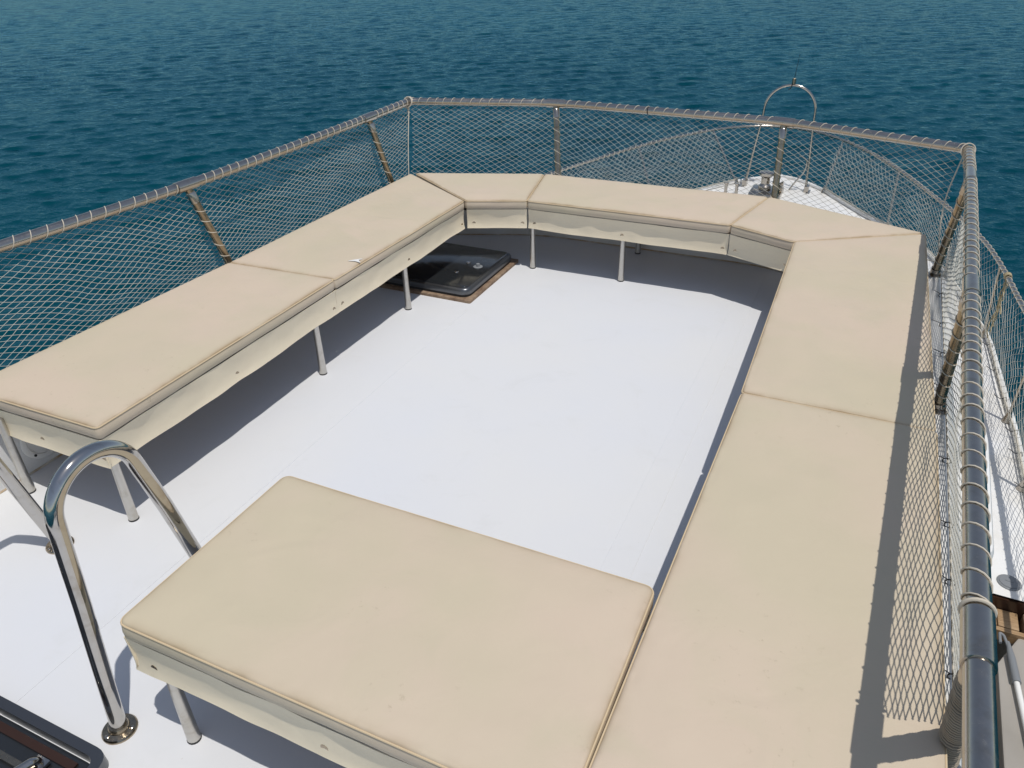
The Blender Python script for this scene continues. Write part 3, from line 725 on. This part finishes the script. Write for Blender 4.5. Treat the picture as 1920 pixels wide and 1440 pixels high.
# ------------------------------------------------------------------ hatches
e = empty('deck_hatch', (-2.05, 3.48, 0), 'black smoked acrylic deck hatch with rounded metal edge under the far left bench', 'hatch')
H = [(-2.33, 3.195), (-1.765, 3.195), (-1.765, 3.765), (-2.33, 3.765)]
mb = MB(); mb.prism(rpoly(inset(np.array(H), -0.022), 0.012, 3), 0.0, 0.016, 0.003); mb.build('base_frame', M['wood'], e)
mb = MB(); mb.prism(rpoly(inset(np.array(H), 0.004), 0.05, 6), 0.016, 0.032); mb.build('seal', M['rubber'], e)
mb = MB(); mb.prism(rpoly(H, 0.055, 8), 0.030, 0.062, 0.014); mb.build('rim', M['alu'], e, auto=60)
mb = MB(); mb.prism(rpoly(inset(np.array(H), 0.016), 0.045, 8), 0.055, 0.066, 0.002); pane = mb.build('pane', M['acrylic'], e, auto=60)
mb = MB()
for x, y, r in ((-1.93, 3.52, 0.014), (-1.93, 3.38, 0.014)): mb.lathe([(r, 0), (r, 0.003), (r*0.7, 0.006)], (x, y, 0.066), (0, 0, 1), 16)
mb.build('bolt', M['chrome'], pane)
mb = MB(); mb.lathe([(0.026, 0), (0.026, 0.002), (0.012, 0.004), (0.010, 0.018), (0.004, 0.02)], (-1.855, 3.49, 0.066), (0, 0, 1), 20); mb.build('knob', M['grey'], pane)

e = empty('companionway', (-1.85, 0.3, 0), 'dark framed hatchway with a handle in the bottom left corner', 'hatch')
H = np.array([(-2.5, -0.35), (-1.345, -0.35), (-1.345, 0.588), (-2.5, 0.588)])
o_, i_ = rpoly(H, 0.05, 6), rpoly(inset(H, 0.026), 0.032, 6); n = len(o_)
mb = MB(); V = [(*p, 0.001) for p in o_]+[(*p, 0.034) for p in inset(o_, 0.002)]+[(*p, 0.034) for p in i_]+[(*p, 0.001) for p in i_]
mb.add(V, [(k*n+i, k*n+(i+1) % n, (k+1)*n+(i+1) % n, (k+1)*n+i) for k in range(3) for i in range(n)]); mb.build('frame', M['alu'], e)
mb = MB(); mb.prism(rpoly(inset(H, 0.030), 0.03, 6), 0.0005, 0.006); mb.build('dark_sheet', M['acrylic'], e)  # flat dark sheet painted in for the shade inside the open hatchway
mb = MB(); mb.box((-2.3, 0.475, 0.007), (-1.42, 0.49, 0.020)); mb.box((-2.3, 0.44, 0.007), (-1.42, 0.452, 0.014)); mb.build('batten', M['bronze'], e)
mb = MB(); mb.box((-2.3, 0.525, 0.007), (-1.42, 0.545, 0.012)); mb.build('brown_reflection', M['darkwood'], e)  # brown strip standing for reflections inside the dark opening
mb = MB(); mb.tube(fillet([(-1.50, 0.505, 0.012), (-1.50, 0.50, 0.035), (-1.52, 0.42, 0.045), (-1.55, 0.30, 0.040)], 0.03), [0.012]*int(1+7*2+1), 14)
mb.box((-1.52, 0.495, 0.012), (-1.48, 0.52, 0.020)); mb.build('handle', M['chrome'], e)

# round vent on the coaming wall
e = empty('speaker', (-2.552, 1.36, 0.12), 'round white speaker in the side wall behind the left bench leg', 'speaker')
mb = MB(); mb.lathe([(0.085, 0), (0.085, 0.004), (0.078, 0.008), (0.066, 0.008), (0.063, 0.003)], (-2.559, 1.36, 0.115), (1, 0, 0), 36); mb.build('ring', M['whiteplastic'], e)
mb = MB(); mb.lathe([(0.062, 0), (0.060, 0.004), (0.02, 0.006)], (-2.559, 1.36, 0.115), (1, 0, 0), 30); mb.build('cone', M['gel'], e)
for k in range(4):
    a = 0.785+k*1.571; mb = MB(); mb.lathe([(0.005, 0), (0.005, 0.003)], (-2.551, 1.36+0.073*math.cos(a), 0.115+0.073*math.sin(a)), (1, 0, 0), 10); mb.build('screw', M['black'], e)

# ------------------------------------------------------------------ bow rail
def hw(y):
    Yk = [y_ for y_, w in HW]; Wk = [w for y_, w in HW]; return float(np.interp(y, Yk, Wk))
BZ = -0.60
R_side = [(1.235, 3.2), (1.215, 4.3), (1.165, 5.2), (1.10, 5.7), (1.045, 6.28), (0.955, 6.89), (0.725, 7.64), (0.29, 8.79), (-0.02, 9.42), (-0.37, 9.95), (-0.72, 10.28)]
L_side = [(2*XC-x, y) for x, y in R_side]
bp = [(*p, BZ) for p in R_side] + [(XC, 10.42, BZ)] + [(*p, BZ) for p in reversed(L_side)]
bp = fillet(bp, 0.5, 5)
brail = empty('bow_rail', (XC, 8, -1.22), 'thin steel bow rail with upright posts curving round the foredeck beyond the sun deck', 'railing')
mb = MB(); mb.tube(resample(bp, 0.08), 0.0155, 12); mb.build('top_rail', M['steel'], brail)
def foot_of(x, y):
    s = 1 if x > XC else -1; yy = min(y, 10.2) - (0.0 if y < 8.3 else 0.22*min(1, (y-8.3)/0.7)); return (xcb(yy)+s*(hw(yy)-0.03), yy, sheer(yy)+0.02)
bst = []
for x, y in ((1.205, 4.45), (1.165, 5.2), (1.03, 6.45), (0.74, 7.6), (0.26, 8.86), (-0.37, 9.93)):
    for s in (1, -1):
        xx = x if s > 0 else 2*XC-x; f_ = foot_of(xx, y)
        mb = MB(); mb.tube([f_, (xx, y, BZ)], 0.0115, 12); st = mb.build('stanchion', M['steel'], brail)
        mb = MB(); mb.lathe([(0.034, 0), (0.032, 0.01), (0.017, 0.05), (0.014, 0.07)], (f_[0], f_[1], f_[2]-0.015), (0, 0, 1), 16); mb.build('foot_socket', M['steel'], st)
nb_ = empty('bow_net', (XC, 8, -1.22), 'pale mesh net tied along the thin bow rail around the foredeck', 'net')
mb = MB()
def bowseg(lo, hi, side):
    P = [p for p in resample(bp, 0.05) if (p[0]-XC)*side > 0 and lo <= p[1] <= hi]; return P
for side in (1, -1):
    T = bowseg(3.4, 9.95, side); Bt = [foot_of(p[0], p[1]) for p in T]
    net(mb, T, Bt, 0.088, 0.058, 0.0014, 0.05, 20+side, nrm=side)
mb.build('netting', M['net'], nb_, smooth=False)
mb = MB()
for side in (1, -1): helix(mb, bowseg(3.4, 9.9, side), 0.0175, 0.085, 0.0026, n=5, seg=10, jit=0.2)
mb.build('lashing', M['cord'], nb_)
mb = MB()
for side in (1, -1):
    for off in (0.0, 0.012): mb.tube([np.array(foot_of(p[0], p[1]))+np.array([0, 0, 0.03+off]) for p in bowseg(3.4, 9.95, side)], 0.0035, 5)
mb.build('hem_cord', M['cord'], nb_)
for k, y in enumerate((4.4, 4.75, 5.0, 5.4, 5.8, 6.2)):
    f_ = foot_of(1.2, y); mb = MB()
    mb.tube([(f_[0]-0.02, y, f_[2]+0.03), (f_[0]+0.01, y, f_[2]+0.05), (f_[0]+0.02, y, f_[2]+0.02)], 0.003, 5)
    mb.tube([(f_[0]-0.02, y, f_[2]+0.03), (f_[0]-0.06, y+0.02, f_[2]+0.045)], 0.0025, 5); mb.build('cable_tie', M['black'], nb_)
# loose cord hanging from the bow rail
mb = MB()
base = np.array([1.055, 6.2, BZ])
for k in range(5):
    P = [base+np.array([random.uniform(-.015, .015)-0.02*t*k*0.3, random.uniform(-.02, .02)-0.10*t, -0.42*t*(0.6+0.12*k)]) for t in np.linspace(0, 1, 9)]
    mb.tube(P, 0.0045, 5)
for k in range(4):
    a = np.linspace(0, 2*math.pi, 16)[:-1]; mb.tube([base+np.array([0.022*math.cos(t), -0.012*k+0.02, 0.022*math.sin(t)]) for t in a], 0.0045, 5, closed=True)
tag(mb.build('cord', M['ycord']), 'frayed yellowish cord knotted on the bow rail and hanging down at the right', 'cord')

# pulpit arch with light and aerial
arch = empty('bow_arch', (XC+0.12, 9.7, -1.2), 'slim steel arch with a small light and thin aerial on top, standing on the bow', 'arch')
AX = -1.0; Y = 9.7
P = [(AX-0.385, Y-0.02, -1.17), (AX-0.335, Y, -0.75), (AX-0.29, Y, -0.40)]
for a in np.linspace(math.radians(176), math.radians(4), 22): P.append((AX+0.283*math.cos(a), Y, -0.27+0.285*math.sin(a)))
P += [(AX+0.285, Y, -0.40), (AX+0.31, Y, -0.75), (AX+0.335, Y-0.05, -1.2)]
mb = MB(); mb.tube(fillet(P, 0.05, 3), 0.0135, 12); mb.build('tube', M['steel'], arch)
mb = MB(); mb.lathe([(0.022, 0), (0.022, 0.055), (0.018, 0.06)], (AX+0.0, Y, 0.028), (0, 0, 1), 14); mb.build('light', M['bronze'], arch)
mb = MB(); mb.tube([(AX+0.0, Y, 0.08), (AX+0.015, Y, 0.34)], [0.0035, 0.0018], 6); mb.build('aerial', M['black'], arch)
mb = MB(); mb.tube(fillet([(AX-0.01, Y-0.02, 0.03), (AX-0.02, Y-0.03, -0.02), (AX-0.045, Y-0.02, -0.03)], .02), 0.006, 6); mb.build('wire', M['black'], arch)
for x in (AX-0.385, AX+0.335):
    mb = MB(); mb.box((x-0.06, Y-0.13, -1.22), (x+0.05, Y+0.04, -1.16)); mb.box((x-0.02, Y-0.10, -1.16), (x+0.03, Y+0.02, -1.09)); mb.build('foot_bracket', M['steel'], arch)

# windlass
e = empty('windlass', (XC+0.07, 9.25, -1.19), 'grey steel anchor windlass on the white foredeck behind the middle post', 'windlass')
cx, cy, cz = -1.06, 9.45, -1.17
mb = MB(); mb.prism(rpoly([(cx-0.20, cy-0.30), (cx+0.16, cy-0.30), (cx+0.16, cy+0.10), (cx-0.20, cy+0.10)], 0.03), cz, cz+0.07, 0.015); mb.build('base', M['steel'], e)
mb = MB(); mb.lathe([(0.075, 0), (0.075, 0.03), (0.05, 0.06), (0.05, 0.13), (0.085, 0.16), (0.085, 0.19), (0.05, 0.20)], (cx-0.05, cy-0.05, cz+0.07), (0, 0, 1), 24); mb.build('drum', M['steel'], e)
mb = MB(); mb.lathe([(0.07, 0), (0.07, 0.02), (0.045, 0.05), (0.07, 0.08), (0.07, 0.10)], (cx+0.06, cy-0.12, cz+0.12), (1, 0, 0), 20); mb.build('chain_wheel', M['bronze'], e)
e = empty('bitt', (-1.5, 9.3, -1.19), 'pair of small steel mooring posts on the foredeck just left of the windlass', 'bollard')
mb = MB(); mb.box((-1.58, 9.22, -1.20), (-1.36, 9.32, -1.18)); mb.build('base', M['steel'], e)
for x in (-1.535, -1.41): mb = MB(); mb.lathe([(0.02, 0), (0.018, 0.12), (0.026, 0.125), (0.026, 0.145)], (x, 9.27, -1.18), (0, 0, 1), 14); mb.build('post', M['steel'], e)
mb = MB(); q = np.array([-0.86, 9.62, -1.17])
mb.tube(fillet([q, q+np.array([0.05, 0.0, 0.10]), q+np.array([0.15, 0.02, 0.25]), q+np.array([0.16, 0.02, 0.38]), q+np.array([0.06, 0.02, 0.43])], 0.06), 0.009, 8)
tag(mb.build('anchor_hook', M['steel']), 'bent steel hook rising from the foredeck to the right of the middle post', 'hook')

# scrap of torn cover and a loose thread on the far left cushion
mb = MB(); x, y = -2.008, 2.63
mb.prism([(x-0.035, y-0.022), (x-0.002, y-0.012), (x+0.03, y-0.018), (x+0.004, y+0.006), (x+0.012, y+0.026), (x-0.012, y+0.004)], 0.4035, 0.4055)
tag(mb.build('patch', M['whiteplastic']), 'small white torn patch on the far left cushion', 'patch')
